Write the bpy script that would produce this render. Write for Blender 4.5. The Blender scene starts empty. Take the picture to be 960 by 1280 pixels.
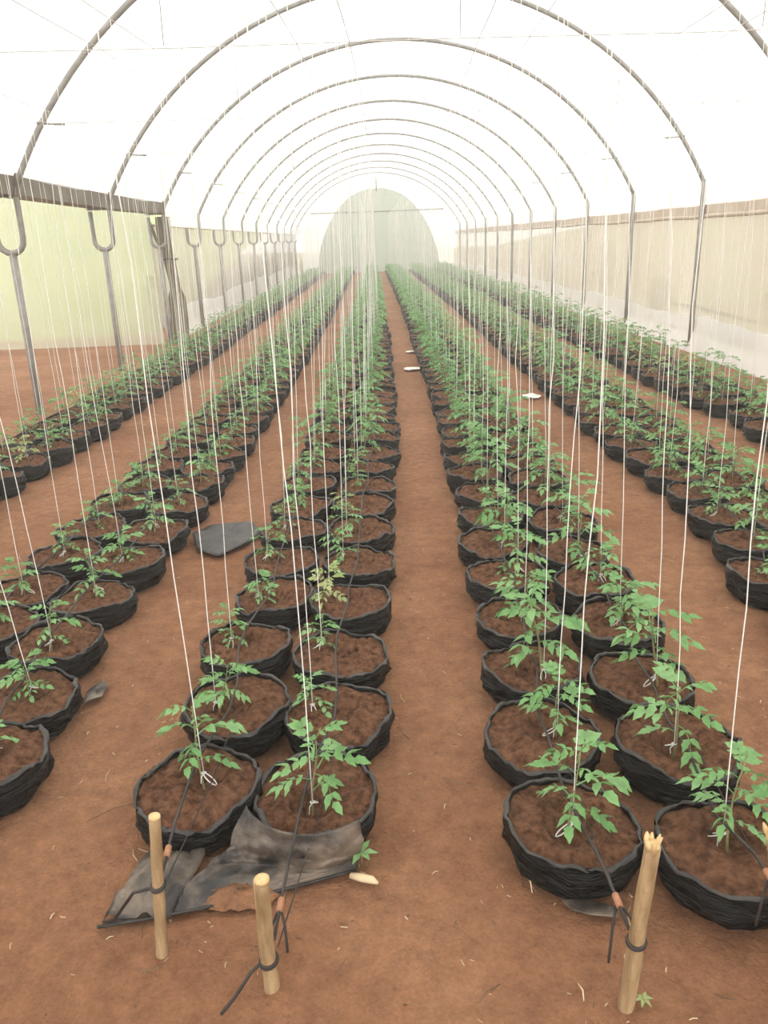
import bpy, math, random
from mathutils import Vector, Matrix, Euler, noise
R_ = random.Random(7)
C = bpy.context.scene.collection
SC = bpy.context.scene
PI = math.pi

# ------------------------------------------------------------------ camera, sky, exposure
CAM_H, YAW, PITCH, ROLL, FPX = 1.65, 0.0088, 0.329, -0.0342, 1000.0
fw = Vector((math.sin(YAW) * math.cos(PITCH), math.cos(YAW) * math.cos(PITCH), -math.sin(PITCH)))
r0 = Vector((math.cos(YAW), -math.sin(YAW), 0)); u0 = r0.cross(fw)
cr = math.cos(ROLL) * r0 + math.sin(ROLL) * u0
cu = -math.sin(ROLL) * r0 + math.cos(ROLL) * u0
cd = bpy.data.cameras.new('camera'); cam = bpy.data.objects.new('camera', cd); C.objects.link(cam)
cd.sensor_fit = 'HORIZONTAL'; cd.sensor_width = 36.0; cd.lens = FPX / 960 * 36.0
cd.clip_start = 0.05; cd.clip_end = 400
M3 = Matrix((cr, cu, -fw)).transposed().to_4x4()
cam.matrix_world = Matrix.Translation((0, 0, CAM_H)) @ M3
SC.camera = cam

w = bpy.data.worlds.new('overcast_sky'); SC.world = w; w.use_nodes = True
bg = w.node_tree.nodes['Background']
bg.inputs[0].default_value = (1.0, 0.995, 0.975, 1); bg.inputs[1].default_value = 1.0
SC.view_settings.view_transform = 'Standard'; SC.view_settings.look = 'None'
SC.view_settings.gamma = 1.0; SC.view_settings.use_curve_mapping = False
SC.view_settings.exposure = 1.44
SC.cycles.max_bounces = 10; SC.cycles.diffuse_bounces = 5; SC.cycles.transmission_bounces = 8
SC.cycles.transparent_max_bounces = 24

# ------------------------------------------------------------------ helpers
class MB:
    """collects verts and faces for one mesh"""
    def __init__(s): s.v = []; s.f = []; s.m = []
    def add(s, vs, fs, mi=0, mat=None):
        o = len(s.v)
        s.v += [tuple(mat @ Vector(p)) for p in vs] if mat is not None else [tuple(p) for p in vs]
        s.f += [tuple(i + o for i in q) for q in fs]; s.m += [mi] * len(fs)
    def tube(s, pts, rad, n=6, mi=0, cap=True):
        pts = [Vector(p) for p in pts]; N = len(pts)
        rads = rad if isinstance(rad, (list, tuple)) else [rad] * N
        vs, fs = [], []
        up = None
        for i, p in enumerate(pts):
            t = (pts[min(i + 1, N - 1)] - pts[max(i - 1, 0)]).normalized()
            if up is None:
                up = Vector((0, 0, 1)) if abs(t.z) < .9 else Vector((1, 0, 0))
            b = t.cross(up).normalized(); up = b.cross(t).normalized()
            for k in range(n):
                a = 2 * PI * k / n
                vs.append(p + (b * math.cos(a) + up * math.sin(a)) * rads[i])
        for i in range(N - 1):
            for k in range(n):
                k2 = (k + 1) % n
                fs.append((i * n + k, i * n + k2, (i + 1) * n + k2, (i + 1) * n + k))
        if cap:
            fs.append(tuple(range(n))[::-1]); fs.append(tuple(range((N - 1) * n, N * n)))
        s.add(vs, fs, mi)
    def grid(s, fn, nu, nv, mi=0, closed=False):
        vs = [fn(i / nu, j / nv) for j in range(nv + 1) for i in range(nu + (0 if closed else 1))]
        wd = nu if closed else nu + 1
        fs = []
        for j in range(nv):
            for i in range(nu):
                i2 = (i + 1) % wd if closed else i + 1
                fs.append((j * wd + i, j * wd + i2, (j + 1) * wd + i2, (j + 1) * wd + i))
        s.add(vs, fs, mi)
    def box(s, lo, hi, mi=0, mat=None):
        x0, y0, z0 = lo; x1, y1, z1 = hi
        s.add([(x0, y0, z0), (x1, y0, z0), (x1, y1, z0), (x0, y1, z0), (x0, y0, z1), (x1, y0, z1), (x1, y1, z1), (x0, y1, z1)],
              [(0, 3, 2, 1), (4, 5, 6, 7), (0, 1, 5, 4), (1, 2, 6, 5), (2, 3, 7, 6), (3, 0, 4, 7)], mi, mat)
    def mesh(s, name, mats, smooth=True):
        me = bpy.data.meshes.new(name); me.from_pydata(s.v, [], s.f)
        for m in (mats if isinstance(mats, (list, tuple)) else [mats]): me.materials.append(m)
        me.polygons.foreach_set('material_index', s.m)
        me.polygons.foreach_set('use_smooth', [smooth] * len(s.f)); me.update()
        return me
def ob(name, me, parent=None, loc=None, rot=None, scale=None):
    o = bpy.data.objects.new(name, me); C.objects.link(o)
    if parent is not None: o.parent = parent
    if loc is not None: o.location = loc
    if rot is not None: o.rotation_euler = rot
    if scale is not None: o.scale = scale
    return o
def tag(o, label=None, cat=None, group=None, kind=None):
    if label: o['label'] = label
    if cat: o['category'] = cat
    if group: o['group'] = group
    if kind: o['kind'] = kind
    return o
def nz(x, y, z=0.0): return noise.noise(Vector((x, y, z)))
ORD = ['nearest', 'second', 'third', 'fourth', 'fifth', 'sixth', 'seventh', 'eighth', 'ninth', 'tenth', 'eleventh', 'twelfth',
       'thirteenth', 'fourteenth', 'fifteenth', 'sixteenth', 'seventeenth', 'eighteenth', 'nineteenth']
TENS = {2: 'twenty', 3: 'thirty', 4: 'forty', 5: 'fifty', 6: 'sixty'}
TENTH = {2: 'twentieth', 3: 'thirtieth', 4: 'fortieth', 5: 'fiftieth', 6: 'sixtieth'}
def ordinal(i):                       # i from 0
    n = i + 1
    if n < 20: return ORD[n - 1]
    t, u = divmod(n, 10)
    if u == 0: return TENTH[t]
    return TENS[t] + '-' + ('first' if u == 1 else ORD[u - 1])

# ------------------------------------------------------------------ materials
def newmat(name):
    m = bpy.data.materials.new(name); m.use_nodes = True
    nt = m.node_tree; nt.nodes.clear()
    out = nt.nodes.new('ShaderNodeOutputMaterial')
    return m, nt, out
def N(nt, t, **kw):
    n = nt.nodes.new('ShaderNode' + t)
    for k, v in kw.items(): setattr(n, k, v)
    return n
def noise_col(nt, scale, c1, c2, lo=.35, hi=.65, detail=6, coord='Object', sc3=None, rough=.6):
    tc = N(nt, 'TexCoord'); tx = N(nt, 'TexNoise')
    tx.inputs['Scale'].default_value = scale; tx.inputs['Detail'].default_value = detail; tx.inputs['Roughness'].default_value = rough
    if sc3:
        mp = N(nt, 'Mapping'); mp.inputs['Scale'].default_value = sc3
        nt.links.new(tc.outputs[coord], mp.inputs[0]); nt.links.new(mp.outputs[0], tx.inputs['Vector'])
    else: nt.links.new(tc.outputs[coord], tx.inputs['Vector'])
    rp = N(nt, 'ValToRGB'); rp.color_ramp.elements[0].position = lo; rp.color_ramp.elements[1].position = hi
    rp.color_ramp.elements[0].color = (*c1, 1); rp.color_ramp.elements[1].color = (*c2, 1)
    nt.links.new(tx.outputs['Fac'], rp.inputs[0])
    return rp.outputs[0], tx
def bump(nt, scale, dist, strength=1.0, detail=8, sc3=None, coord='Object'):
    tc = N(nt, 'TexCoord'); tx = N(nt, 'TexNoise')
    tx.inputs['Scale'].default_value = scale; tx.inputs['Detail'].default_value = detail; tx.inputs['Roughness'].default_value = .65
    if sc3:
        mp = N(nt, 'Mapping'); mp.inputs['Scale'].default_value = sc3
        nt.links.new(tc.outputs[coord], mp.inputs[0]); nt.links.new(mp.outputs[0], tx.inputs['Vector'])
    else: nt.links.new(tc.outputs[coord], tx.inputs['Vector'])
    b = N(nt, 'Bump'); b.inputs['Distance'].default_value = dist; b.inputs['Strength'].default_value = strength
    nt.links.new(tx.outputs['Fac'], b.inputs['Height'])
    return b.outputs[0]
def princ(name, c1, c2=None, rough=.7, scale=6, spec=.3, metal=0, bmp=None, lo=.35, hi=.65, sc3=None, coord='Object', mixinfo=None):
    m, nt, out = newmat(name); p = N(nt, 'BsdfPrincipled')
    p.inputs['Roughness'].default_value = rough; p.inputs['Specular IOR Level'].default_value = spec; p.inputs['Metallic'].default_value = metal
    if c2 is None: c2 = tuple(min(1, c * 1.25) for c in c1)
    col, tx = noise_col(nt, scale, c1, c2, lo, hi, sc3=sc3, coord=coord)
    nt.links.new(col, p.inputs['Base Color'])
    if bmp: nt.links.new(bump(nt, *bmp), p.inputs['Normal'])
    nt.links.new(p.outputs[0], out.inputs[0])
    return m
def sheet_mat(name, c1, c2, scale, transp, transl, rough_diff=1.0, sc3=None, lo=.3, hi=.7):
    """thin cloth or film: lets some light straight through, scatters some to the other side"""
    m, nt, out = newmat(name)
    col, tx = noise_col(nt, scale, c1, c2, lo, hi, sc3=sc3)
    d = N(nt, 'BsdfDiffuse'); t = N(nt, 'BsdfTranslucent'); tr = N(nt, 'BsdfTransparent')
    nt.links.new(col, d.inputs[0]); nt.links.new(col, t.inputs[0])
    m1 = N(nt, 'MixShader'); m1.inputs[0].default_value = transl
    nt.links.new(d.outputs[0], m1.inputs[1]); nt.links.new(t.outputs[0], m1.inputs[2])
    m2 = N(nt, 'MixShader'); m2.inputs[0].default_value = transp
    nt.links.new(m1.outputs[0], m2.inputs[1]); nt.links.new(tr.outputs[0], m2.inputs[2])
    nt.links.new(m2.outputs[0], out.inputs[0])
    return m
def leaf_mat(name, c1, c2):
    m, nt, out = newmat(name)
    oi = N(nt, 'ObjectInfo'); mx = N(nt, 'Mix', data_type='RGBA')
    mx.inputs[6].default_value = (*c1, 1); mx.inputs[7].default_value = (*c2, 1)
    col, tx = noise_col(nt, 30, (.8, .8, .8), (1.1, 1.1, 1.1))
    nt.links.new(oi.outputs['Random'], mx.inputs[0])
    mu = N(nt, 'Mix', data_type='RGBA', blend_type='MULTIPLY'); mu.inputs[0].default_value = 1
    nt.links.new(mx.outputs[2], mu.inputs[6]); nt.links.new(col, mu.inputs[7])
    p = N(nt, 'BsdfPrincipled'); p.inputs['Roughness'].default_value = .5; p.inputs['Specular IOR Level'].default_value = .35
    t = N(nt, 'BsdfTranslucent')
    nt.links.new(mu.outputs[2], p.inputs['Base Color']); nt.links.new(mu.outputs[2], t.inputs[0])
    ms = N(nt, 'MixShader'); ms.inputs[0].default_value = .3
    nt.links.new(p.outputs[0], ms.inputs[1]); nt.links.new(t.outputs[0], ms.inputs[2])
    nt.links.new(ms.outputs[0], out.inputs[0])
    return m

def ground_mat():
    m, nt, out = newmat('red_earth'); p = N(nt, 'BsdfPrincipled')
    p.inputs['Roughness'].default_value = .92; p.inputs['Specular IOR Level'].default_value = .15
    a, _ = noise_col(nt, 1.1, (.315, .142, .072), (.49, .255, .142), .3, .7, detail=10)
    b, _ = noise_col(nt, 14, (.5, .47, .45), (1.15, 1.15, 1.12), .3, .66, detail=10, rough=.75)
    c, _ = noise_col(nt, 90, (.75, .72, .7), (1.15, 1.15, 1.15), .3, .7, detail=4)
    mu = N(nt, 'Mix', data_type='RGBA', blend_type='MULTIPLY'); mu.inputs[0].default_value = .75
    nt.links.new(a, mu.inputs[6]); nt.links.new(b, mu.inputs[7])
    mv = N(nt, 'Mix', data_type='RGBA', blend_type='MULTIPLY'); mv.inputs[0].default_value = .6
    nt.links.new(mu.outputs[2], mv.inputs[6]); nt.links.new(c, mv.inputs[7])
    nt.links.new(mv.outputs[2], p.inputs['Base Color'])
    nt.links.new(bump(nt, 26, .05, 1.0, 10), p.inputs['Normal'])
    nt.links.new(p.outputs[0], out.inputs[0]); return m

MAT = {
 'ground': ground_mat(),
 'soil': princ('bag_soil', (.095, .040, .020), (.335, .162, .090), .95, 38, .1, bmp=(42, .08, 1.0), lo=.33, hi=.62),
 'bag': princ('black_plastic', (.004, .004, .004), (.010, .0095, .009), .36, 10, .13, bmp=(7, .06, .8, 3, (.9, .9, 4.0))),
 'rim': princ('dusty_black_rim', (.010, .009, .0085), (.045, .038, .033), .45, 22, .5, bmp=(40, .008, .7)),
 'flap': princ('dusty_grey_plastic', (.022, .020, .018), (.20, .155, .118), .40, 8, .45, bmp=(9, .03, .6), lo=.40, hi=.64),
 'leaf': leaf_mat('tomato_leaf', (.17, .36, .12), (.27, .48, .20)),
 'leaf_y': leaf_mat('pale_tomato_leaf', (.34, .46, .17), (.48, .52, .24)),
 'stem': princ('tomato_stem', (.20, .22, .09), (.30, .22, .12), .6, 20),
 'steel': princ('galvanised_pipe', (.25, .24, .22), (.36, .345, .32), .5, 8, .4, .2),
 'gutter': princ('gutter_metal', (.17, .15, .125), (.26, .225, .19), .6, 5, .3, .2),
 'wire': princ('thin_wire', (.55, .54, .51), None, .5, 8, .3, .1),
 'film': sheet_mat('greenhouse_film', (.95, .945, .915), (.98, .978, .96), .35, .10, .70),
 'film2': sheet_mat('white_skirt_film', (.80, .80, .78), (.93, .93, .92), 1.2, .10, .45),
 'net': sheet_mat('insect_net', (.55, .495, .425), (.67, .61, .535), .6, .18, .55, sc3=(1, 1, .25)),
 'net_g': sheet_mat('green_tinted_net', (.55, .56, .41), (.66, .65, .52), .9, .26, .55, sc3=(1, 1, .4)),
 'net_e': sheet_mat('end_net', (.40, .45, .37), (.52, .56, .47), .4, .08, .55, sc3=(2, 1, .2)),
 'hem': princ('brown_rolled_hem', (.54, .43, .34), (.66, .55, .46), .8, 5, .2),
 'bundle': princ('gathered_net', (.16, .14, .09), (.34, .30, .21), .9, 5, .1, sc3=(6, 6, .6)),
 'twine': sheet_mat('white_twine', (.93, .92, .88), (.98, .975, .96), 30, .0, .5),
 'cord': princ('black_tube', (.012, .011, .010), (.05, .04, .034), .5, 9, .4),
 'joiner': princ('copper_joiner', (.30, .14, .075), (.42, .2, .11), .6, 30),
 'bamboo': princ('dry_stake', (.22, .135, .065), (.46, .32, .175), .7, 7, .25, bmp=(18, .012, .8), sc3=(5, 5, .7)),
 'cut': princ('cut_wood', (.50, .33, .15), (.68, .50, .27), .8, 30),
 'straw': princ('straw', (.50, .36, .20), (.75, .60, .40), .8, 3),
 'twig': princ('dry_twig', (.13, .08, .05), (.24, .15, .09), .85, 12),
 'paper': princ('white_scrap', (.72, .66, .58), (.9, .86, .8), .8, 9),
 'grass': princ('outside_ground', (.34, .26, .17), (.28, .33, .11), .95, .16, .1, lo=.46, hi=.68),
 'field': princ('green_field', (.25, .31, .10), (.36, .41, .16), .95, .25, .1),
 'shrub': leaf_mat('shrub_leaf', (.16, .26, .05), (.28, .36, .10)),
}

# ------------------------------------------------------------------ place dimensions (metres)
CX, HALF, EAVE, APEX = 0.56, 4.0, 2.22, 4.66
RISE = APEX - EAVE; RAD = (HALF * HALF + RISE * RISE) / (2 * RISE); CZ = APEX - RAD
XL, XR = CX - HALF, CX + HALF
HOOPS = [11.53 + 3.0 * (k - 2) for k in range(0, 13)]     # 5.53 ... 41.53
YEND = 44.5; YANNEX = 14.62
TIE_Z = 2.8
def arc_x(z): return math.sqrt(max(0, RAD * RAD - (z - CZ) ** 2))
A0 = math.asin(HALF / RAD)
def arc(t, off=0.0, cx=CX):      # t -1..1
    a = t * A0
    return cx + (RAD + off) * math.sin(a), CZ + (RAD + off) * math.cos(a)

# ------------------------------------------------------------------ setting
def gz(x, y):
    k = .6 if y < 12 else .25
    md = 0.0
    for sx_, sy_ in ((-.57, 1.52), (-.29, 1.42), (.515, 1.335)): md += .016 * math.exp(-((x - sx_) ** 2 + (y - sy_) ** 2) / .006)
    return md + k * (.016 * nz(x * 2.3, y * 2.3) + .012 * nz(x * 7, y * 7, 3) + .006 * nz(x * 19, y * 19, 5)) - .012
def floor():
    xs = []; x = -9.4
    while x < 4.95:
        xs.append(x); x += .045 if -1.5 < x < 1.9 else .16
    ys = []; y = -3.0
    while y < YEND + .3:
        ys.append(y); y += .04 if 1.0 < y < 4.6 else (.08 if y < 9 else .5)
    vs = [(x, y, gz(x, y)) for y in ys for x in xs]; W = len(xs)
    fs = [(j * W + i, j * W + i + 1, (j + 1) * W + i + 1, (j + 1) * W + i) for j in range(len(ys) - 1) for i in range(W - 1)]
    m = MB(); m.add(vs, fs)
    tag(ob('floor', m.mesh('floor', MAT['ground'])), 'red brown bare earth floor of the tunnel', kind='structure')
floor()
m = MB()
m.add([(-90, -30, -.14), (90, -30, -.14), (90, 150, -.14), (-90, 150, -.14)], [(0, 1, 2, 3)])
tag(ob('ground_outside', m.mesh('ground_outside', MAT['grass'])), 'tan and green land outside the nets', kind='structure')
m = MB()
m.grid(lambda u, v: (-60 + 55.6 * u, 15.2 + 70 * v, -.10 + 9 * v ** 1.15 + .15 * nz(u * 9, v * 9)), 24, 20)
tag(ob('field_outside', m.mesh('field_outside', MAT['field'])), 'green sloping field beyond the side opening', kind='structure')

m = MB()
m.grid(lambda u, v: (7.5 + 60 * u, -25 + 110 * v, -.16 + 11 * u ** 1.1 + .25 * nz(u * 9, v * 14)), 24, 30)
tag(ob('hillside_outside', m.mesh('hillside_outside', MAT['grass'])), 'dry tan hillside beyond the right net', kind='structure')
def roof(cx, y0, y1, name, lbl, hem_r=False, hem_l=False, ym=None):
    m = MB()
    prof = [arc(-1 + 2 * i / 40, .045, cx) for i in range(41)]
    if hem_r:
        prof = prof + [(cx + HALF + .055, EAVE - .05), (cx + HALF + .06, 1.93)]
    ys = []; y = y0
    while y < y1: ys.append(y); y += .75
    ys.append(y1)
    vs = []
    for y in ys:
        ph = ((y - HOOPS[0]) / 3.0) % 1.0
        sag = -.030 * math.sin(PI * ph) ** 2
        for i, (x, z) in enumerate(prof):
            wv = .006 * nz(x * .9, y * .9)
            vs.append((x, y, z + (sag + wv) * (1 if i < 41 else 0)))
    W = len(prof)
    fs = [(j * W + i, j * W + i + 1, (j + 1) * W + i + 1, (j + 1) * W + i) for j in range(len(ys) - 1) for i in range(W - 1)]
    m.add(vs, fs)
    o = ob(name, m.mesh(name, MAT['film'])); tag(o, lbl, kind='structure'); return o
ceil = roof(CX, -2.5, YEND, 'ceiling', 'milky white plastic film stretched over the hoops', hem_r=True)
m = MB()
m.grid(lambda u, v: (XL - .05 - .01 * math.sin(v * 80), YANNEX + (YEND - YANNEX) * v, EAVE + .02 - .26 * u + .015 * nz(v * 30, u)), 3, 90)
ob('film_drop', m.mesh('film_drop', MAT['film']), ceil)
roof(CX - 8.26, -2.5, YANNEX, 'ceiling', 'white plastic film roof of the neighbouring bay')

def net_wall(x, y0, y1, z0, z1, mat, amp=.03):
    m = MB(); n = int((y1 - y0) / .22)
    m.grid(lambda u, v: (x + amp * nz(u * n * .33, v * 1.3, x), y0 + (y1 - y0) * u, z0 + (z1 - z0) * v), n, 6)
    return m.mesh('net', mat)
def skirt(x, y0, y1, side, top=.46, wob=.09):
    m = MB(); n = int((y1 - y0) / .25)
    def fn(u, v):
        y = y0 + (y1 - y0) * u
        t = top + wob * nz(y * .55, 1.7, x) + .4 * wob * nz(y * 1.9, 4.0, x)
        return (x + side * (.16 * (1 - v) ** 2 + .025 * nz(y * 1.6, v * 2)), y, -.03 + (t + .03) * v)
    m.grid(fn, n, 6)
    return m.mesh('skirt', MAT['film2'])
def hem(x, y0, y1, z, r):
    m = MB(); n = int((y1 - y0) / .4)
    m.tube([(x + .012 * nz(i * .7, 2), y0 + (y1 - y0) * i / n, z + .018 * nz(i * .45, 5, x)) for i in range(n + 1)], r, 8)
    return m.mesh('hem', MAT['hem'])
wr = ob('wall_right', net_wall(XR + .10, -2.5, YEND, .25, 1.95, MAT['net'])); tag(wr, 'beige insect net wall along the right side', kind='structure')
ob('skirt', skirt(XR + .06, -2.5, YEND, -1, .44), wr)['label'] = 'white plastic skirt along the foot of the net'
ob('hem', hem(XR + .07, -2.5, YEND, 1.93, .022), wr); ob('hem', hem(XR + .06, -2.5, YEND, 1.80, .03), wr)
m = MB(); m.grid(lambda u, v: (XR + .045 + .012 * nz(u * 120, v), -2.5 + (YEND + 2.5) * u, 1.78 + .15 * v), 180, 2)
ob('rolled_curtain', m.mesh('rolled_curtain', MAT['hem']), wr)['label'] = 'brown rolled up curtain under the film edge'
wl = ob('wall_left', net_wall(XL - .30, YANNEX, YEND, .25, 2.02, MAT['net'])); tag(wl, 'beige insect net wall along the left side', kind='structure')
ob('skirt', skirt(XL - .26, YANNEX, YEND, 1, .50, .12), wl)['label'] = 'white plastic skirt along the foot of the net'
ob('hem', hem(XL - .27, YANNEX, YEND, 2.0, .022), wl)
# side bay: transverse net closing the neighbouring bay
m = MB(); m.grid(lambda u, v: (-12.0 + 8.31 * u, YANNEX + .05 * nz(u * 18, v * 1.5, 2), -.02 + 2.6 * v), 50, 8)
wa = ob('wall_side_bay', m.mesh('wall_side_bay', MAT['net_g'])); tag(wa, 'pale green net closing the side bay beyond the left posts', kind='structure')
# back wall: film gable with a domed net
m = MB()
m.grid(lambda u, v: (arc(-1 + 2 * u, .03)[0], YEND + .02, (arc(-1 + 2 * u, .03)[1]) * v + 0 * u), 40, 6)
we = ob('wall_back', m.mesh('wall_back', MAT['film'])); tag(we, 'white film end wall with domed net', kind='structure')
m = MB()
def dome(u, v):
    t = -1 + 2 * u; zz = 4.12 * (1 - abs(t) ** 2.3) ** .62
    return (CX + 3.25 * t, YEND - .05 + .05 * nz(u * 14, v * 2), zz * v)
m.grid(dome, 48, 8)
ob('domed_net', m.mesh('domed_net', MAT['net_e']), we)['label'] = 'grey green domed net panel'
m = MB()
m.tube([(CX + 3.25 * t, YEND - .07, 4.12 * (1 - abs(t) ** 2.3) ** .62) for t in [-1 + i / 24 for i in range(49)]], .02, 6)
ob('net_edge', m.mesh('net_edge', MAT['film2']), we)

m = MB(); hb = arc_x(3.0) - .02
m.tube([(CX - hb, YEND - .16, 3.0), (CX, YEND - .16, 3.0), (CX + hb, YEND - .16, 3.02)], .03, 8)
ob('cross_bar', m.mesh('cross_bar', MAT['gutter']), we)['label'] = 'dark horizontal bar across the end wall'
m = MB(); m.tube([(CX, YEND - .14, 3.98), (CX, YEND - .14, APEX - .02)], .03, 8)
ob('king_post', m.mesh('king_post', MAT['gutter']), we)
# ------------------------------------------------------------------ hoops
def build_hoop():
    parts = {}
    m = MB(); m.tube([(arc(-1 + 2 * i / 48)[0], 0, arc(-1 + 2 * i / 48)[1]) for i in range(49)], .030, 8); parts['arch_pipe'] = m.mesh('arch_pipe', MAT['steel'])
    m = MB(); m.tube([(XR, 0, -.05), (XR, 0, 1.1), (XR, 0, EAVE - .06), (XR - .012, 0, EAVE + .03)], .037, 8); parts['post'] = m.mesh('post', MAT['steel'])
    px = XL - .13
    m = MB(); m.tube([(px, 0, -.05), (px, 0, .8), (px, 0, 1.62)], .040, 8); parts['fork_post'] = m.mesh('fork_post', MAT['steel'])
    m = MB()
    u = [(XL + .012, 0, EAVE + .03), (XL, 0, EAVE - .06), (XL, 0, 1.78)]
    for i in range(1, 8):
        a = PI * i / 8; u.append((px + .13 * math.cos(a), 0, 1.76 - .13 * math.sin(a)))
    u += [(px - .13, 0, 1.78), (px - .135, 0, 2.12)]
    m.tube(u, .031, 8); parts['fork'] = m.mesh('fork', MAT['steel'])
    m = MB(); h = arc_x(TIE_Z)
    m.tube([(CX - h, 0, TIE_Z), (CX - 1.6, 0, TIE_Z - .015), (CX, 0, TIE_Z - .01), (CX + 1.5, 0, TIE_Z - .02), (CX + h, 0, TIE_Z)], .003, 4); parts['tie_wire'] = m.mesh('tie_wire', MAT['wire'])
    drops = []
    for dx in (-1.75, .05, 1.9):
        m = MB(); zt = CZ + math.sqrt(RAD ** 2 - dx * dx)
        m.tube([(CX + dx, 0, TIE_Z), (CX + dx + .012, .01, (zt + TIE_Z) / 2), (CX + dx, 0, zt)], .0035, 4); drops.append(m.mesh('hanger_wire', MAT['wire']))
    cl = []
    for s in (-1, 1):
        m = MB(); x = CX + s * h
        m.tube([(x + s * .02, -.04, TIE_Z), (x + s * .035, .04, TIE_Z + .01)], .014, 6)
        m.tube([(x - s * .02, 0, TIE_Z), (x - s * .22, .012, TIE_Z - .012)], .010, 5)
        cl.append(m.mesh('tie_clamp', MAT['steel']))
    return parts, drops, cl
hp, hd, hc = build_hoop()
for i, y in enumerate(HOOPS):
    e = ob('hoop_frame', None, None, (0, y, 0)); e.empty_display_size = .2
    # hoop 0 stands above the frame; in the photo the first one seen is hoop 1
    if i == 0: lb = 'steel pipe hoop overhead, ahead of all the other hoops'
    elif i == 12: lb = 'farthest grey steel pipe hoop, just before the end wall'
    else: lb = ordinal(i - 1) + ' grey steel pipe hoop in view carrying the white film'
    tag(e, lb, 'hoop', 'steel hoops of the tunnel')
    for k, me in hp.items(): ob(k, me, e)
    for me in hd: ob('hanger_wire', me, e)
    for me in hc: ob('tie_clamp', me, e)
# purlin wire ridge and gutter
m = MB(); gx = XL - .13
pr = [(-.15, 2.34), (-.14, 2.34), (-.12, 2.18), (.12, 2.18), (.14, 2.34), (.15, 2.34), (.13, 2.165), (-.13, 2.165)]
ys = [1.0, 5.53, 8.53, 11.53, 14.6]; n = len(pr)
m.add([(gx + x, y, z + .012 * math.sin(y)) for y in ys for x, z in pr],
      [(j * n + i, j * n + (i + 1) % n, (j + 1) * n + (i + 1) % n, (j + 1) * n + i) for j in range(4) for i in range(n)] + [tuple(range(n)), tuple(range(4 * n, 5 * n))])
e = ob('gutter', None, None, (gx, 7.8, 2.165)); tag(e, 'dark metal rain gutter along the near left posts', 'gutter')
g = ob('channel', m.mesh('channel', MAT['gutter'], False), e, (-gx, -7.8, -2.165))
for y in (5.53, 8.53, 11.53, 14.5):
    m = MB(); m.box((-.17, -.03, -.02), (.17, .03, .0)); m.box((-.17, -.03, 0), (-.152, .03, .2)); m.box((.152, -.03, 0), (.17, .03, .2))
    ob('bracket', m.mesh('bracket', MAT['gutter'], False), e, (0, y - 7.8, 0.012 * math.sin(y)))
# gathered net at the corner
m = MB()
def bun(u, v):
    a = 2 * PI * u; r = (.12 - .05 * math.sin(v * PI) ** 2 * (v > .4) + .03 * math.sin(a * 7 + v * 4)) * (1.15 - .3 * v)
    return (r * math.cos(a) + .05 * math.sin(v * 5), r * math.sin(a), 2.15 * v)
m.grid(bun, 42, 16, closed=True)
e = ob('gathered_curtain', None, None, (XL - .02, YANNEX + .12, -.02)); tag(e, 'dark gathered net curtain bundled at the corner post of the side opening', 'curtain')
ob('folds', m.mesh('folds', MAT['bundle']), e)
m = MB(); m.tube([(.14 * math.cos(a), .14 * math.sin(a), 1.45 + .01 * math.sin(3 * a)) for a in [i * PI / 8 for i in range(17)]], .012, 6)
ob('tie_band', m.mesh('tie_band', MAT['cord']), e)
m = MB(); m.tube([(-.28, -.05, 2.1), (-.18, -.02, 1.75), (-.02, 0, 1.45)], .03, 6)
ob('brace', m.mesh('brace', MAT['bundle']), e)

# ------------------------------------------------------------------ rows: where the bags stand
DT = [(-5, -.25), (1.7, .12), (3.1, .21), (4.8, .31), (7.3, .40), (12.3, .48), (19.4, .56), (44, .68)]
def D(y):
    for (a, b), (c, d) in zip(DT, DT[1:]):
        if y <= c: return b + (d - b) * (y - a) / (c - a)
    return DT[-1][1]
ROWS = {  # offset from the path centre, bags measured one by one at the front, phrase
 'L1l': (-.75, [(-.56, 1.99), (-.51, 2.42), (-.54, 2.85), (-.48, 3.33), (-.49, 3.74), (-.47, 4.21), (-.46, 4.62), (-.44, 5.10)], 'left line, double row just left of centre path'),
 'L1r': (-.37, [(-.21, 1.94), (-.155, 2.35), (-.165, 2.77), (-.13, 3.21), (-.10, 3.70), (-.09, 4.15), (-.08, 4.58), (-.05, 5.00)], 'right line, double row just left of centre path'),
 'R1l': (.36, [(.50, 1.78), (.50, 2.19), (.55, 2.61), (.58, 3.03), (.60, 3.45), (.60, 3.90), (.65, 4.32), (.67, 4.74)], 'left line, double row just right of centre path'),
 'R1r': (.73, [(.875, 1.66), (.90, 2.10), (.92, 2.50), (.96, 2.92), (.98, 3.33), (.98, 3.75), (1.02, 4.15)], 'right line, double row just right of centre path'),
 'R2l': (1.60, [(1.89, 3.76), (1.92, 4.18), (1.96, 4.60), (1.96, 5.02), (1.96, 5.43), (1.93, 5.84)], 'left line, second double row right'),
 'R2r': (1.97, [], 'right line, second double row right'),
 'R3l': (2.81, [(3.15, 6.22), (3.24, 6.70), (3.21, 7.18)], 'left line, double row by right wall'),
 'R3r': (3.19, [], 'right line, double row by right wall'),
 'L2r': (-1.56, [(-1.26, 2.16), (-1.30, 2.54), (-1.33, 2.95), (-1.33, 3.40), (-1.29, 3.83), (-1.27, 4.28), (-1.24, 4.74)], 'right line, second double row left'),
 'L2l': (-1.93, [(-1.66, 3.12), (-1.68, 3.53), (-1.65, 3.94), (-1.65, 4.36), (-1.61, 4.78)], 'left line, second double row left'),
 'L3r': (-3.04, [(-2.68, 5.48), (-2.66, 5.92), (-2.62, 6.32), (-2.63, 6.74)], 'right line, double row by left wall'),
 'L3l': (-3.41, [], 'left line, double row by left wall'),
}
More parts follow.
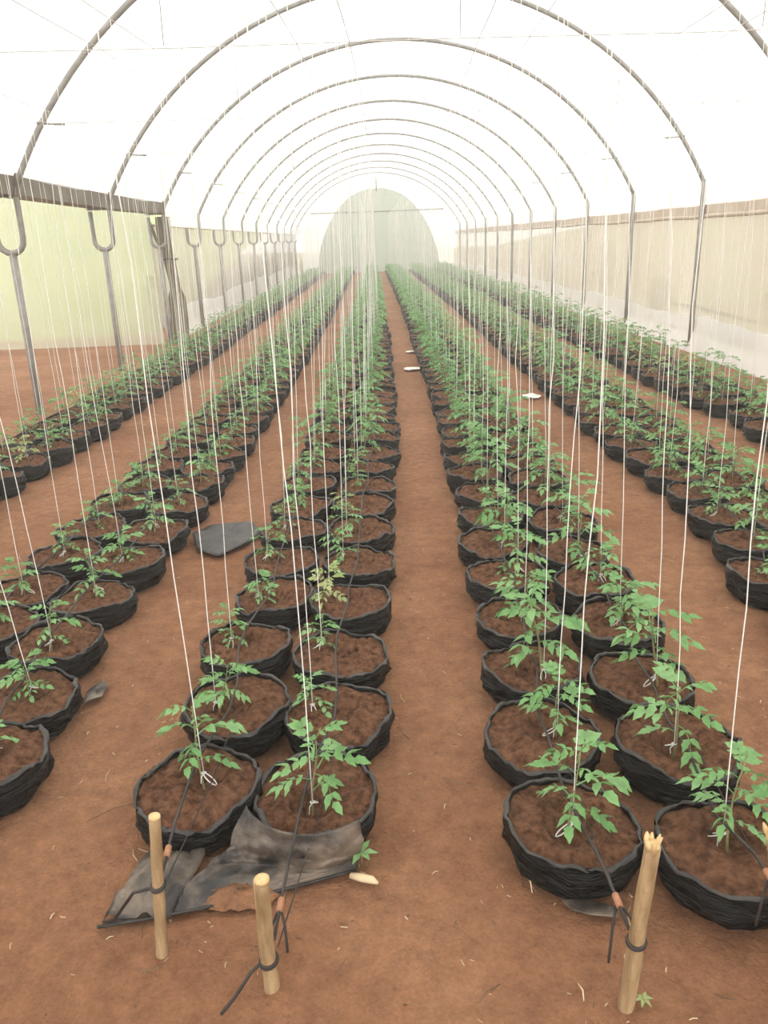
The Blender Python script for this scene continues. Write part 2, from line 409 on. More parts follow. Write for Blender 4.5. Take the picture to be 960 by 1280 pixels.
def project(p):
    v = Vector(p) - Vector((0, 0, CAM_H)); z = v.dot(fw)
    return 480 + FPX * v.dot(cr) / z, 640 - FPX * v.dot(cu) / z, z
pots = []
for rk, (off, pts, ph) in ROWS.items():
    lst = [(x * 1.016, y * 1.016) for x, y in pts]; y_first = lst[0][1] if lst else None
    y = (lst[-1][1] if lst else 1.62 + (.2 if rk[2] == 'l' else .4)) + .415
    while y < 43.2:
        lst.append((D(y) + off + R_.uniform(-.022, .022), y + R_.uniform(-.025, .025))); y += .415
    if y_first:                                     # bags in front of the frame edge
        y = y_first - .415
        while y > 1.62:
            lst.append((D(y) + off + R_.uniform(-.02, .02), y)); y -= .415
    for (x, y) in lst:
        u, v, z = project((x, y, .13))
        hw = .17 * FPX / z if z > .3 else 0
        vis = z > .3 and -hw * .8 < u < 960 + hw * .8 and v < 1280
        pots.append(dict(row=rk, x=x, y=y, z=z, vis=vis, ph=ph))
vis = sorted([p for p in pots if p['vis']], key=lambda p: p['z'])
near = vis[:300]; ids = set(id(p) for p in near)
rest = [p for p in pots if id(p) not in ids]
cnt = {}
for p in sorted(near, key=lambda p: p['y']):
    p['i'] = cnt.get(p['row'], 0); cnt[p['row']] = p['i'] + 1

# ------------------------------------------------------------------ grow bags
BR, BH = .180, .140
def bag_meshes(seed, seg=40, lod=0):
    def rad(a):
        return 1 + .035 * nz(math.cos(a) * 1.2, math.sin(a) * 1.2, seed * 3.1) + .022 * nz(math.cos(a) * 3.5, math.sin(a) * 3.5, seed * 5.7)
    def rz(a): return BH + .036 * nz(math.cos(a) * 1.5, math.sin(a) * 1.5, seed * 2.3) + .012 * nz(math.cos(a) * 6, math.sin(a) * 6, seed)
    prof = [(.74, 0), (.82, .06), (.93, .25), (.99, .5), (1.005, .72), (.985, .88), (.985, 1.0)]
    if lod: prof = [(.82, 0), (1.0, .5), (.985, 1.0)]
    def wall(u, v):
        a = 2 * PI * u; k = v * (len(prof) - 1); i = min(int(k), len(prof) - 2); f = k - i
        pr = prof[i][0] * (1 - f) + prof[i + 1][0] * f; pz = prof[i][1] * (1 - f) + prof[i + 1][1] * f
        c, s = math.cos(a), math.sin(a)
        cr_ = .0 if v in (0,) else (.020 * nz(c * 2.5, s * 2.5, pz * 4 + seed) + .012 * nz(c * 4 + pz * 3, s * 4, pz * 7 + seed))
        r = BR * rad(a) * pr + cr_ * (.4 + .6 * math.sin(PI * min(1, pz + .1)))
        return (r * c, r * s, pz * rz(a))
    mw = MB(); mw.grid(wall, seg, (len(prof) - 1) * (2 if not lod else 1), closed=True)
    # inner side down to the soil
    mw.grid(lambda u, v: ((BR * rad(2 * PI * u) * .955) * math.cos(2 * PI * u), (BR * rad(2 * PI * u) * .955) * math.sin(2 * PI * u), rz(2 * PI * u) - .05 * v), seg, 1, closed=True)
    mr = MB()
    def rim(u, v):
        a = 2 * PI * u; b = 2 * PI * v
        tr = .0055 + .0055 * nz(math.cos(a) * 5, math.sin(a) * 4, seed + 9)
        r = BR * rad(a) * .972 + .012 * nz(math.cos(a) * 7, math.sin(a) * 7, seed + 4) + tr * 1.15 * math.cos(b)
        return (r * math.cos(a), r * math.sin(a), rz(a) - .002 + tr * math.sin(b))
    nv = 6 if not lod else 3
    mr.grid(rim, seg if lod else 56, nv, closed=True)
    ms = MB()
    dx, dy = .02 * math.sin(seed * 7.0), .03 + .01 * math.cos(seed * 5.0)
    def soil(u, v):
        a = 2 * PI * u; r = BR * rad(a) * .965 * v
        x, y = r * math.cos(a), r * math.sin(a)
        dd = math.hypot(x - dx, y - dy)
        z = BH - .016 + .010 * (1 - v * v) - .050 * math.exp(-(dd / .050) ** 2) + .014 * math.exp(-((dd - .09) / .03) ** 2)
        if not lod: z += .013 * nz(x * 20, y * 20, seed) + .012 * nz(x * 50, y * 50, seed + 2)
        z += (rz(a) - BH) * v * v * .8
        return (x, y, z)
    ms.grid(soil, seg if lod else 56, 20 if not lod else 2, closed=True)
    return mw, mr, ms
NB = 10
BAGS = []
for s in range(NB):
    a, b, c = bag_meshes(s + 1)
    BAGS.append((a.mesh('bag', MAT['bag']), b.mesh('rim', MAT['rim']), c.mesh('soil', MAT['soil'])))
# ------------------------------------------------------------------ tomato plants
def leaf_geo(seed, L=.105):
    rr = random.Random(seed); m = MB()
    droop = rr.uniform(.55, 1.0)
    def P(t): return Vector((L * (t - .12 * t * t), L * .06 * math.sin(t * 3 + seed), L * (.45 * t - droop * t * t)))
    m.tube([P(i / 4) for i in range(5)], [.0022, .0018, .0015, .0011, .0008], 3, cap=False)
    def leaflet(o, az, l, wd, pitch):
        mt = Matrix.Translation(o) @ Matrix.Rotation(az, 4, 'Z') @ Matrix.Rotation(pitch, 4, 'Y') @ Matrix.Rotation(rr.uniform(-.4, .4), 4, 'X')
        f = -.16 * wd; dz = l * rr.uniform(-.40, -.15)
        vs = [(0, 0, 0), (l * .25, wd * .46, -f * .5), (l * .22, 0, f * .3), (l * .25, -wd * .46, -f * .5),
              (l * .40, wd * .36, -f + dz * .2), (l * .5, 0, f + dz * .2), (l * .40, -wd * .36, -f + dz * .2),
              (l * .60, wd * .40, -f * .6 + dz * .4), (l * .78, 0, dz * .5), (l * .60, -wd * .40, -f * .6 + dz * .4),
              (l * .74, wd * .22, dz * .55), (l * .74, -wd * .22, dz * .55), (l, 0, dz)]
        fs = [(0, 2, 1), (0, 3, 2), (1, 2, 5, 4), (2, 3, 6, 5), (4, 5, 8, 7), (5, 6, 9, 8), (7, 8, 10), (8, 9, 11), (10, 8, 12), (8, 11, 12)]
        m.add(vs, fs, 0, mt)
    for t, q in ((.32, .55), (.58, .9), (.84, .95)):
        for sd in (-1, 1):
            leaflet(P(t), sd * rr.uniform(.75, 1.2), L * .44 * q * rr.uniform(.85, 1.15), L * .27 * q, rr.uniform(.0, .55))
    leaflet(P(1), rr.uniform(-.2, .2), L * .46, L * .30, rr.uniform(.3, .8))
    return m
LEAFG = [leaf_geo(s) for s in range(6)]
LEAF = [g.mesh('leaf', MAT['leaf']) for g in LEAFG]
LEAFY = [g.mesh('leaf', MAT['leaf_y']) for g in LEAFG]
def plant_spec(seed):
    rr = random.Random(100 + seed); H = rr.uniform(.22, .30)
    bx, by = rr.uniform(-.035, .035), rr.uniform(-.03, .03)
    pth = [Vector((bx * t * t * 1.5 + .006 * math.sin(t * 6 + seed), by * t * t * 1.5, H * t)) for t in [i / 6 for i in range(7)]]
    leaves = []; az = rr.uniform(0, 6.28); nl = rr.randint(9, 11)
    for i in range(nl):
        t = .36 + .64 * (i / (nl - 1)) ** .8; az += 2.4 + rr.uniform(-.4, .4)
        k = t * 6; j = min(int(k), 5); p = pth[j].lerp(pth[j + 1], k - j)
        sc = (.62 + .62 * math.sin(PI * min(1, (t - .2) / .95))) * rr.uniform(.85, 1.12)
        tilt = -(.15 + 1.2 * max(0, t - .55)) + rr.uniform(-.15, .15)
        leaves.append((p, az, tilt, sc, rr.randrange(6)))
    return pth, leaves
SPEC = [plant_spec(s) for s in range(8)]
STEM = []
for pth, lv in SPEC:
    m = MB(); m.tube([pth[0] - Vector((0, 0, .02))] + pth, [.0055, .005, .0045, .004, .0035, .003, .0025, .0015], 5)
    STEM.append(m.mesh('stem', MAT['stem']))
def leaf_matrix(l):
    p, az, tilt, sc, v = l
    return Matrix.Translation(p) @ Matrix.Rotation(az, 4, 'Z') @ Matrix.Rotation(tilt, 4, 'Y') @ Matrix.Scale(sc, 4)
FOL = []
for pth, lv in SPEC:
    m = MB()
    for l in lv: m.add(LEAFG[l[4]].v, LEAFG[l[4]].f, 0, leaf_matrix(l))
    FOL.append(m)
FOLM = [f.mesh('foliage', MAT['leaf']) for f in FOL]; FOLY = [f.mesh('foliage', MAT['leaf_y']) for f in FOL]
OVER = {  # what sets the front bags apart
 ('L1r', 0): 'front grow bag with grey torn plastic flap spread out to its left',
 ('L1l', 0): 'front grow bag behind the thin stake, tomato seedling tied with looped twine',
 ('R1l', 0): 'front grow bag beside the tall stake right of the centre path',
 ('R1r', 0): 'large front grow bag cut by the right edge, damp green tinged soil',
}
def pscale(p):
    y = p['y']; s = 1.0 + .035 * max(0, min(8, y - 3))
    if p['row'][:2] == 'L1' and y > 2.2: s *= .64 if y < 5.6 else .95
    if p['row'] in ('L1l', 'L1r') and y < 2.2: s *= 1.0
    if p['row'][:2] in ('L2', 'L3'): s *= .70 if y < 7 else .80
    if p['row'][:2] in ('R2', 'R3'): s *= .90
    return s * R_.uniform(.78, 1.12)
tops = []
for p in near:
    v = R_.randrange(NB); fl = R_.choice((0, PI)) + R_.uniform(-.25, .25)
    e = ob('potted_tomato', None, None, (p['x'], p['y'], -.012), (0, 0, fl)); e.empty_display_size = .1
    lb = OVER.get((p['row'], p['i'])) or f"{ordinal(p['i'])} potted tomato from front, {p['ph']}"
    tag(e, lb, 'potted plant', 'potted tomatoes in black grow bags')
    s = R_.uniform(.97, 1.05); sx = 1.03 * s; sy = 1.10 * s; sz = R_.uniform(.84, 1.04)
    b = ob('bag', BAGS[v][0], e, None, None, (sx, sy, sz)); ob('rim', BAGS[v][1], e, None, None, (sx, sy, sz)); ob('soil', BAGS[v][2], e, None, None, (sx, sy, sz))
    k = R_.randrange(8); ps = pscale(p)
    offx = {'L1r': -.085, 'L1l': -.045, 'R1l': .035, 'R1r': .03}.get(p['row'], 0.0) if p['y'] > 2.2 else 0.0
    yl = (p['row'] == 'L1r' and 2.6 < p['y'] < 5.5 and R_.random() < .5) or (p['y'] > 6 and R_.random() < .05)
    px, py = .02 * math.sin((v + 1) * 7.0) * sx, (.03 + .01 * math.cos((v + 1) * 5.0)) * sy
    px += offx * math.cos(fl); py -= offx * math.sin(fl)
    lean = -.20 if p['row'][:2] == 'L1' else .0
    st = ob('stem', STEM[k], e, (px, py, (BH - .052) * sz), (R_.uniform(-.12, .12), R_.uniform(-.12, .12) + lean * math.cos(fl), R_.uniform(0, 6.28)), (ps,) * 3)
    if p['z'] < 6.6:
        for l in SPEC[k][1]:
            o = ob('leaf', (LEAFY if yl else LEAF)[l[4]], st); o.matrix_local = leaf_matrix(l)
    else: ob('foliage', (FOLY if yl else FOLM)[k], st)
    ca, sa = math.cos(fl), math.sin(fl)
    p['base'] = Vector((p['x'] + px * ca - py * sa, p['y'] + px * sa + py * ca, (BH - .052) * sz))
# the far and out-of-frame bags: one mass
mb = MB(); mf = MB(); lods = [bag_meshes(s + 31, 14, 1) for s in range(4)]
for p in rest:
    a, b, c = lods[R_.randrange(4)]
    mt = Matrix.Translation((p['x'], p['y'], -.012)) @ Matrix.Diagonal((.96, 1.06, R_.uniform(.9, 1.1), 1)) @ Matrix.Rotation(R_.uniform(0, 6.28), 4, 'Z')
    mb.add(a.v, a.f, 0, mt); mb.add(b.v, b.f, 1, mt); mb.add(c.v, c.f, 2, mt)
    ps = pscale(p); q = R_.randrange(8)
    mt = Matrix.Translation((p['x'], p['y'] + .03, .10)) @ Matrix.Rotation(R_.uniform(0, 6.28), 4, 'Z') @ Matrix.Scale(ps, 4)
    mf.add(FOL[q].v, FOL[q].f, 0, mt); mf.tube([mt @ v for v in SPEC[q][0][::3]], .004, 3, 1)
    p['base'] = Vector((p['x'], p['y'] + .03, .10))
tag(ob('distant_grow_bags', mb.mesh('distant_grow_bags', [MAT['bag'], MAT['rim'], MAT['soil']])), 'mass of black grow bags running to the far end of the rows', 'grow bags', kind='stuff')
tag(ob('distant_tomato_plants', mf.mesh('distant_tomato_plants', [MAT['leaf'], MAT['stem']])), 'mass of green tomato foliage toward the far end', 'plants', kind='stuff')

# ------------------------------------------------------------------ overhead wires and twines
ROWNAME = {'L1': 'row just left of centre path', 'R1': 'row just right of centre path', 'L2': 'second row left', 'R2': 'second row right', 'L3': 'row by left wall', 'R3': 'row by right wall'}
def wire_x(rk, y): return D(y) + ROWS[rk][0] + (.03 if rk[2] == 'l' else -.03)
for rk in ROWS:
    m = MB(); m.tube([(wire_x(rk, y), y, TIE_Z - .012 - .03 * math.sin(PI * (((y - 2.53) / 3) % 1)) ) for y in [-2 + .75 * i for i in range(62)]], .003, 4)
    tag(ob('overhead_wire', m.mesh('overhead_wire', MAT['wire'])), f"thin overhead wire above {'left' if rk[2]=='l' else 'right'} line of the {ROWNAME[rk[:2]]}", 'wire', 'overhead wires for the twines')
def twine_pts(p, rr, n=12):
    b = p['base'] + Vector((rr.uniform(-.012, .012), rr.uniform(-.012, .012), rr.uniform(.03, .06)))
    ty = p['y'] + rr.uniform(-.16, .16); t = Vector((wire_x(p['row'], ty) + rr.uniform(-.01, .01), ty, TIE_Z - .03))
    o1, o2 = rr.uniform(0, 90), rr.uniform(0, 90)
    pts = []
    for i in range(n + 1):
        f = i / n; k = math.sin(PI * f)
        q = b.lerp(t, f) + Vector(((.022 * nz(f * 5, o1) + .010 * nz(f * 13, o1)) * k, .03 * nz(f * 4, o2) * k, 0))
        pts.append(q)
    return pts
rr = random.Random(55)
TW = .0018
for p in near:
    pts = twine_pts(p, rr, 16 if p['z'] < 4 else 10)
    lb = f"white twine above {ordinal(p['i'])} plant from front, {p['ph']}"
    if p['z'] < 4.6:
        e = ob('twine', None, None, pts[0]); e.empty_display_size = .05
        m = MB(); m.tube([q - pts[0] for q in pts], .0016, 5); ob('strand', m.mesh('strand', MAT['twine']), e)
        m = MB(); a0 = rr.uniform(0, 6.28); sc = rr.uniform(.8, 1.3)
        lp = [Vector((.022 * sc * (1 - math.cos(t)) * math.cos(a0) - .009 * math.sin(t) * math.sin(a0), .022 * sc * (1 - math.cos(t)) * math.sin(a0) + .009 * math.sin(t) * math.cos(a0), -.016 * sc * (1 - math.cos(t)))) for t in [i * PI / 6 for i in range(13)]]
        m.tube(lp, TW, 5); m.tube([(0, 0, 0), (-.010, .004, -.016), (-.012 * sc, -.004, -.036 * sc)], TW, 5)
        m.tube([Vector((.007 * math.cos(t), .007 * math.sin(t), .001 * t)) for t in [i * PI / 4 for i in range(9)]], TW * 1.2, 5)
        ob('knot', m.mesh('knot', MAT['twine']), e)
    else:
        m = MB(); m.tube([q - pts[0] for q in pts], TW, 4); e = ob('twine', m.mesh('twine', MAT['twine']), None, pts[0])
    tag(e, lb, 'twine', 'white twines holding up the tomatoes')
m = MB()
for p in rest:
    m.tube(twine_pts(p, rr, 5), TW, 3, cap=False)
tag(ob('distant_twines', m.mesh('distant_twines', MAT['twine'])), 'mass of white twines hanging over the far rows', 'twines', kind='stuff')

# ------------------------------------------------------------------ drip tubes along each line of bags
STK = {'L1l': Vector((-.545, 1.53, .235)), 'L1r': Vector((-.275, 1.43, .13)), 'R1l': Vector((.515, 1.345, .21)), 'R1r': Vector((.868, 1.40, .24))}
for rk in ROWS:
    row = sorted([p for p in pots if p['row'] == rk], key=lambda p: p['y'])
    pts = []
    for j, p in enumerate(row):
        sg = -.01 if rk[0] == 'L' else .0
        pts.append(Vector((p['x'] + sg + .02 * nz(p['y'] * .9, 3), p['y'] - .10, .158)))
        pts.append(Vector((p['x'] + sg + .02 * nz(p['y'] * .9, 3), p['y'] + .08, .150)))
    if rk in STK:
        s = STK[rk]; pts = [s, s.lerp(pts[1], .35) + Vector((0, 0, .02)), ] + pts[1:]
    e = ob('drip_tube', None, None, pts[0])
    tag(e, f"black drip tube over {'left' if rk[2]=='l' else 'right'} line of bags, {ROWNAME[rk[:2]]}", 'tube', 'drip tubes over the grow bags')
    m = MB(); m.tube([q - pts[0] for q in pts], .0042, 5); ob('tube', m.mesh('tube', MAT['cord']), e)
    if rk in STK:
        s = STK[rk]; d = (pts[1] - s).normalized()
        m = MB(); c0 = (pts[1] - s) * .42; m.tube([c0 - d * .018, c0, c0 + d * .018], .0085, 8); ob('joiner', m.mesh('joiner', MAT['joiner']), e)
        if rk != 'L1l':
            m = MB(); q0 = c0; m.tube([q0, q0 * .5 + Vector((.018, 0, -.012)), Vector((.028, .01, -.05))], .0035, 5)
            m.tube([q0, q0 * .55 + Vector((-.02, 0, -.03)), Vector((-.035, .015, -.11))], .0035, 5)
            ob('loose_end', m.mesh('loose_end', MAT['cord']), e)
        m = MB(); m.tube([pts[0] - s + Vector((.008, 0, -.02)), (pts[3] - s) * .5 + Vector((.022, 0, -.03)), pts[3] - s + Vector((.03, 0, .0))], .0018, 4)
        ob('thin_cord', m.mesh('thin_cord', MAT['cord']), e)

# ------------------------------------------------------------------ stakes
def stake(base, top, r, lbl, nodes, ragged=False, tie=.5, tail=None):
    base, top = Vector(base), Vector(top); ax = (top - base); L = ax.length; d = ax.normalized()
    e = ob('wooden_stake', None, None, base); tag(e, lbl, 'stake', 'wooden stakes at the row ends')
    m = MB(); pts, rad = [], []
    for i in range(15):
        t = -.15 + 1.15 * i / 14; k = 1 + .05 * nz(t * 6, r * 900)
        for q in nodes: k += .13 * math.exp(-((t - q) / .025) ** 2)
        pts.append(d * L * t + Vector((.004 * nz(t * 3, r * 700), 0, 0))); rad.append(r * k * (1.08 - .12 * t))
    m.tube(pts, rad, 12); ob('pole', m.mesh('pole', MAT['bamboo']), e)
    m = MB()
    if ragged:
        rs = random.Random(int(r * 1e5) + int(base.x * 100))
        for i in range(9):
            a = rs.uniform(0, 6.28); k = rs.uniform(.2, .8); c = d * L + Vector((math.cos(a), math.sin(a), 0)) * r * k
            o_ = Vector((math.cos(a), math.sin(a), 0)) * r * rs.uniform(.05, .75); hh = rs.uniform(.006, .026)
            m.tube([c - d * .010, c + d * hh * .5 + o_ * .6, c + d * hh + o_], [r * rs.uniform(.3, .5), r * rs.uniform(.25, .42), r * .1], 5)
        m.tube([d * (L - .01), d * (L + .006)], r * .9, 8)
    else:
        m.tube([d * (L - .004), d * (L + .004), d * (L + .007)], [r * .99, r * .97, r * .6], 12)
    ob('cut_end', m.mesh('cut_end', MAT['cut']), e)
    m = MB(); c = d * L * tie
    for o_ in (0, .006):
        m.tube([c + d * (o_ + .004 * math.sin(a)) + Vector((math.cos(a), math.sin(a), .1 * math.cos(a))) * (r * 1.13) for a in [i * PI / 8 for i in range(17)]], .0038, 5)
    ob('cord_tie', m.mesh('cord_tie', MAT['cord']), e)
    if tail:
        m = MB(); m.tube([c + Vector((-r, -.005, 0))] + [Vector(q) - base for q in tail], .0042, 5); ob('cord_tail', m.mesh('cord_tail', MAT['cord']), e)
stake((-.57, 1.52, -.02), (-.54, 1.53, .405), .0140, 'thin pale stake in front of the left bags with black cord', (.42, .75), tie=.54, tail=[(-.63, 1.56, .16), (-.70, 1.59, .05), (-.745, 1.625, .008)])
stake((-.29, 1.42, -.02), (-.286, 1.42, .315), .0178, 'short thick stake standing nearest the centre path on the left', (.3, .72), tie=.30, tail=[(-.33, 1.41, .06), (-.37, 1.38, .015), (-.395, 1.35, .006)])
stake((.515, 1.335, -.03), (.532, 1.305, .470), .0168, 'tall stake with splintered top right of the centre path', (.33, .48, .78), ragged=True, tie=.46)
stake((.905, 1.365, -.03), (.828, 1.39, .400), .0168, 'stake cut off by the right edge of the picture', (.4, .7), ragged=True, tie=.55)

# ------------------------------------------------------------------ torn plastic and other litter
def sheet(fn, nu, nv, name, mat, thick=.0016):
    m = MB(); m.grid(fn, nu, nv)
    o = ob(name, m.mesh(name, mat)); md = o.modifiers.new('thickness', 'SOLIDIFY'); md.thickness = thick; md.offset = 1
    return o
e = ob('torn_plastic_flap', None, None, (-.4, 1.75, 0)); tag(e, 'dusty grey torn plastic sheet spilling from front bag onto the soil', 'plastic sheet')
def flap(u, v):
    # v: 0 at the bag rim, 1 at the hem on the ground; u: along the hem, left to right
    th = math.radians(205 + 105 * u); c = Vector((-.213, 1.97, 0)); d = Vector((math.cos(th), 1.06 * math.sin(th), 0))
    top = c + d * .206; top.z = .150
    wl_ = c + d * .216; wl_.z = .085
    k = min(1, u / .45); k = k * k * (3 - 2 * k)
    mid = Vector((-.50, 1.775, .02)).lerp(c + d * .200 + Vector((0, 0, .02)), k)
    if u < .45: wl_ = wl_.lerp(Vector((-.44, 1.82, .06)), 1 - k)
    bot = Vector((-.755 + .66 * u, 1.612 + .10 * u + .06 * u * u, .004))
    if v < .22: q = top.lerp(wl_, v / .22)
    elif v < .5: q = wl_.lerp(mid, (v - .22) / .28)
    else: q = mid.lerp(bot, v * 2 - 1)
    ridged = abs(nz(u * 5 + v * 2.2, v * 4 - u, 3)) * .05 + abs(nz(u * 11 - v * 3, v * 9, 5)) * .022
    env = math.sin(PI * min(1, v * .92 + .06)) * (1 - .35 * u)
    q = q + Vector((d.x, d.y, 0)) * ridged * env * (.6 if v < .5 else .1)
    return (q.x + .4, q.y - 1.75, max(.004, q.z + ridged * env * .6))
f1 = sheet(flap, 48, 36, 'sheet', MAT['flap']); f1.parent = e
def flap2(u, v):
    a = Vector((-.745 + .17 * u, 1.63 + .0 * u, .008)); b = Vector((-.70 + .19 * u, 1.85 + .05 * u, .010))
    q = a.lerp(b, v)
    return (q.x + .4, q.y - 1.75, q.z + .05 * abs(nz(u * 4, v * 5, 7)))
f2 = sheet(flap2, 12, 12, 'side_fold', MAT['flap']); f2.parent = e
m = MB()
def pile(u, v):
    a = 2 * PI * u; r = v * (1 + .25 * nz(math.cos(a) * 2, math.sin(a) * 2, 5))
    return (-.40 + .4 + .10 * r * math.cos(a), 1.69 - 1.75 + .045 * r * math.sin(a), .030 * (1 - v * v) + .004 + .012 * nz(u * 20, v * 8))
m.grid(pile, 28, 8, closed=True)
ob('soil_pile', m.mesh('soil_pile', MAT['ground']), e)
m = MB(); hemp = [flap(i / 20, 1.0) for i in range(21)]
m.tube([(x, y - .004, z + .004) for x, y, z in hemp], .0045, 5); ob('rolled_hem', m.mesh('rolled_hem', MAT['rim']), e)

def poly_sheet(name, outline, lbl, mat, z=.012, wr_=.02, th=.003, cat='plastic sheet', group=None):
    cx = sum(p[0] for p in outline) / len(outline); cy = sum(p[1] for p in outline) / len(outline); n = len(outline)
    def fn(u, v):
        k = u * n; i = int(k) % n; f = k - int(k); a, b = outline[i], outline[(i + 1) % n]
        x = a[0] + (b[0] - a[0]) * f - cx; y = a[1] + (b[1] - a[1]) * f - cy
        return (x * v, y * v, z + wr_ * abs(nz(x * v * 7, y * v * 7, cx)) * (1.2 - v * .8))
    m = MB(); m.grid(fn, n * 5, 8, closed=True)
    o = ob(name, m.mesh(name, mat), None, (cx, cy, 0)); md = o.modifiers.new('thickness', 'SOLIDIFY'); md.thickness = th; md.offset = 1
    tag(o, lbl, cat, group); return o
poly_sheet('flat_plastic_bag', [(-1.11, 4.50), (-1.02, 4.66), (-.79, 4.70), (-.69, 4.50), (-.78, 4.28), (-.89, 4.13), (-1.03, 4.24)], 'empty black plastic bag lying flat on the left path', MAT['rim'], .014, .035, .004, 'plastic bag')
poly_sheet('plastic_scrap', [(.44, 1.635), (.50, 1.64), (.58, 1.60), (.57, 1.57), (.51, 1.58), (.46, 1.60)], 'dark crumpled plastic scrap in front of the tall stake bag', MAT['flap'], .006, .03, .002, 'scrap')
poly_sheet('plastic_scrap', [(-1.145, 2.66), (-1.09, 2.72), (-1.09, 2.80), (-1.13, 2.84), (-1.16, 2.76)], 'curled grey plastic scrap beside the second left row', MAT['flap'], .01, .07, .002, 'scrap')
for x, y, s, l in ((.62, 12.3, .10, 'white paper scrap far along the centre path, farther one'), (.55, 10.6, .13, 'white paper scrap on the centre path, nearer one'), (1.69, 8.42, .10, 'white crumpled scrap on the path right of centre'), (-1.7, 7.6, .08, 'white scrap on the earth by the second left row')):
    poly_sheet('paper_scrap', [(x + s * math.cos(a) * (1 + .4 * math.sin(3 * a)), y + s * 1.1 * math.sin(a)) for a in [i * PI / 4 for i in range(8)]], l, MAT['paper'], .01, .06, .002, 'scrap', 'white scraps on the paths')
# broken wood chip on the path
m = MB(); m.tube([(0, 0, .012), (.03, -.012, .014), (.06, -.02, .012), (.075, -.03, .010)], [.008, .012, .011, .004], 6)
tag(ob('wood_chip', m.mesh('wood_chip', MAT['straw']), None, (-.11, 1.745, 0)), 'pale broken wood chip on the path by the torn flap', 'wood chip')
def weed(loc, lbl, mat, s):
    e = ob('weed_seedling', None, None, loc); tag(e, lbl, 'weed')
    m = MB(); m.tube([(0, 0, -.01), (.002, 0, .03 * s)], .0022, 5); st = ob('stem', m.mesh('stem', MAT['stem']), e)
    for i in range(6):
        m = MB(); l, wd = .032 * s, .014 * s
        m.add([(0, 0, 0), (l * .5, wd * .5, .004), (l * .5, 0, 0), (l * .5, -wd * .5, .004), (l, 0, -.006)], [(0, 2, 1), (0, 3, 2), (1, 2, 4), (2, 3, 4)])
        ob('leaf', m.mesh('leaf', mat), st, (0, 0, .028 * s), (0, R_.uniform(-.5, .1), i * 1.05))
weed((-.080, 1.795, 0), 'small green weed seedling at the foot of the torn bag', MAT['leaf'], 1.5)
weed((.555, 1.33, 0), 'tiny yellow green sprout at the foot of the tall stake', MAT['leaf_y'], .7)
weed((1.90, 6.77, 0), 'small weed on the path edge beside the second right row', MAT['leaf'], 1.6)
for i, (pp, l) in enumerate([([(.335, 1.80), (.36, 1.74), (.385, 1.665)], 'bent dry twig on the path beside the tall stake bag'), ([(.36, 1.79), (.375, 1.72), (.372, 1.67)], 'short dry twig beside the bent one by the tall stake bag'),
        ([(.18, 2.15), (.21, 2.12), (.27, 2.11)], 'thin dry twig on the centre path by the second right bag'), ([(-.92, 2.02), (-.85, 2.07), (-.78, 2.10)], 'dry twig on the earth left of the front left bag'),
        ([(.425, 1.395), (.430, 1.372), (.427, 1.35)], 'curved pale straw stalk in the foreground left of tall stake'), ([(-.62, 1.47), (-.585, 1.46), (-.55, 1.49)], 'crossed bark splinter at the foot of the thin stake')]):
    m = MB(); m.tube([(x - pp[0][0], y - pp[0][1], .012 + .006 * (j == 1)) for j, (x, y) in enumerate(pp)], [.0014, .002, .0012], 5)
    tag(ob('dry_twig', m.mesh('dry_twig', MAT['straw'] if i in (1, 4) else MAT['twig']), None, (pp[0][0], pp[0][1], gz(pp[0][0], pp[0][1]))), l, 'twig')
# fine litter: straw, chips and twigs nobody could count
m = MB(); rl = random.Random(3)
for i in range(1500):
    y = .9 + 9.5 * rl.random() ** 1.6; x = rl.uniform(-1.0, 1.1) * (.9 + y * .32) + .1
    l = rl.uniform(.002, .010) if rl.random() < .93 else rl.uniform(.02, .05); a = rl.uniform(0, PI); wd = rl.uniform(.0008, .0022)
    z = gz(x, y) + .003; dx, dy = math.cos(a) * l, math.sin(a) * l; bx, by = -math.sin(a) * l * .2, math.cos(a) * l * .2
    m.tube([(x - dx, y - dy, z), (x + bx, y + by, z + .002), (x + dx, y + dy, z + rl.uniform(0, .004))], wd, 3, 0 if rl.random() < .55 else 1)
tag(ob('straw_litter', m.mesh('straw_litter', [MAT['straw'], MAT['twig']])), 'loose straw bits and twigs scattered over the earth', 'litter', kind='stuff')
m = MB()
for i in range(2600):
    y = .9 + 6 * rl.random() ** 1.5; x = rl.uniform(-1.0, 1.1) * (.9 + y * .32) + .1; s = rl.uniform(.002, .008); z = gz(x, y)
    vs = [(x + s * rl.uniform(.6, 1.3) * a, y + s * rl.uniform(.6, 1.3) * b, z + s * c * rl.uniform(.5, 1)) for a, b, c in ((1, 0, 0), (0, 1, 0), (-1, 0, 0), (0, -1, 0), (0, 0, 1))]
    m.add(vs, [(0, 1, 4), (1, 2, 4), (2, 3, 4), (3, 0, 4)])
tag(ob('soil_crumbs', m.mesh('soil_crumbs', MAT['ground'], False)), 'small crumbs of red earth on the floor', 'crumbs', kind='stuff')

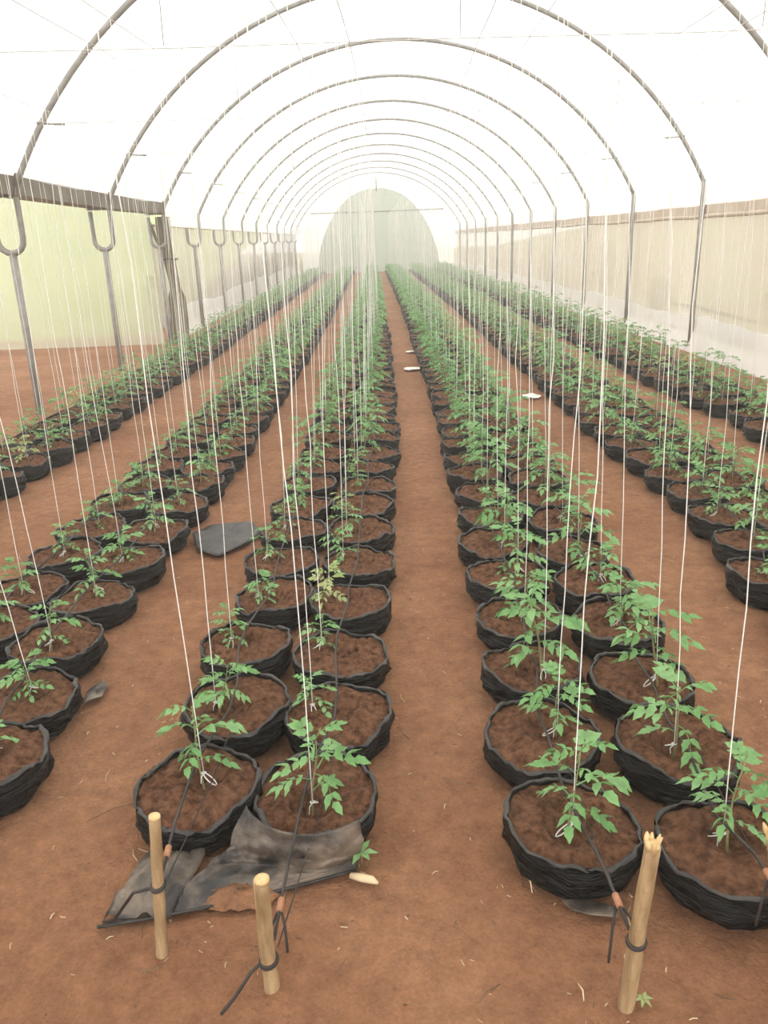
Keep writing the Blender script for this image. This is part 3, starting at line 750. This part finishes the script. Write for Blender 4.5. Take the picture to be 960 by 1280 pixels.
# ------------------------------------------------------------------ plants outside the nets
def shrub(loc, rad, hgt, lbl, seed):
    rr = random.Random(seed); m = MB()
    for i in range(420):
        a = rr.uniform(0, 2 * PI); t = rr.random(); r = rad * math.sqrt(rr.random()) * (1.1 - .7 * t)
        p = Vector((r * math.cos(a), r * math.sin(a), hgt * t)); s = rr.uniform(.07, .16)
        mt = Matrix.Translation(p) @ Euler((rr.uniform(-1, 1), rr.uniform(-1, 1), rr.uniform(0, 6.3))).to_matrix().to_4x4()
        m.add([(0, 0, 0), (s * .5, s * .22, .01), (s, 0, 0), (s * .5, -s * .22, .01)], [(0, 1, 2, 3)], 0, mt)
    e = ob('shrub', None, None, loc); tag(e, lbl, 'shrub', 'shrubs seen through the nets')
    ob('foliage', m.mesh('foliage', MAT['shrub'], False), e)
    m = MB()
    for i in range(5): m.tube([(0, 0, -.02), (rad * .4 * math.cos(i * 1.3), rad * .4 * math.sin(i * 1.3), hgt * .7)], .014, 5)
    ob('branches', m.mesh('branches', MAT['twig']), e)
for i, (x, y, r, h, l) in enumerate([(5.6, 19.6, .5, 1.5, 'tall green clump behind the right net between two posts'), (5.5, 15.5, .45, .9, 'low green clump behind the right net near the second post'),
        (5.4, 10.6, .5, 1.2, 'green clump behind the right net at the picture edge'), (5.7, 26, .7, 1.3, 'distant green clump behind the right net'),
        (-4.6, 18, .5, 1.2, 'green clump behind the left net past the corner'), (-4.6, 21.5, .6, 1.4, 'second green clump behind the left net'), (-4.8, 27, .8, 1.4, 'distant green clump behind the left net')]):
    shrub((x, y, -.13), r, h, l, 40 + i)

# ------------------------------------------------------------------ scattering volume added to stand in for bright glare
m = MB(); m.box((-13, -2.9, -.3), (6.0, 46.5, 5.2))
mh, nt, out = newmat('glare_haze'); vs_ = N(nt, 'VolumeScatter'); vs_.inputs['Density'].default_value = .0075; vs_.inputs['Color'].default_value = (1, .99, .97, 1); vs_.inputs['Anisotropy'].default_value = .3
nt.links.new(vs_.outputs[0], out.inputs['Volume'])
hz = ob('haze', m.mesh('haze', mh, False)); tag(hz, 'thin haze added through the tunnel to imitate glare', 'haze', kind='stuff')
SC.cycles.volume_bounces = 1
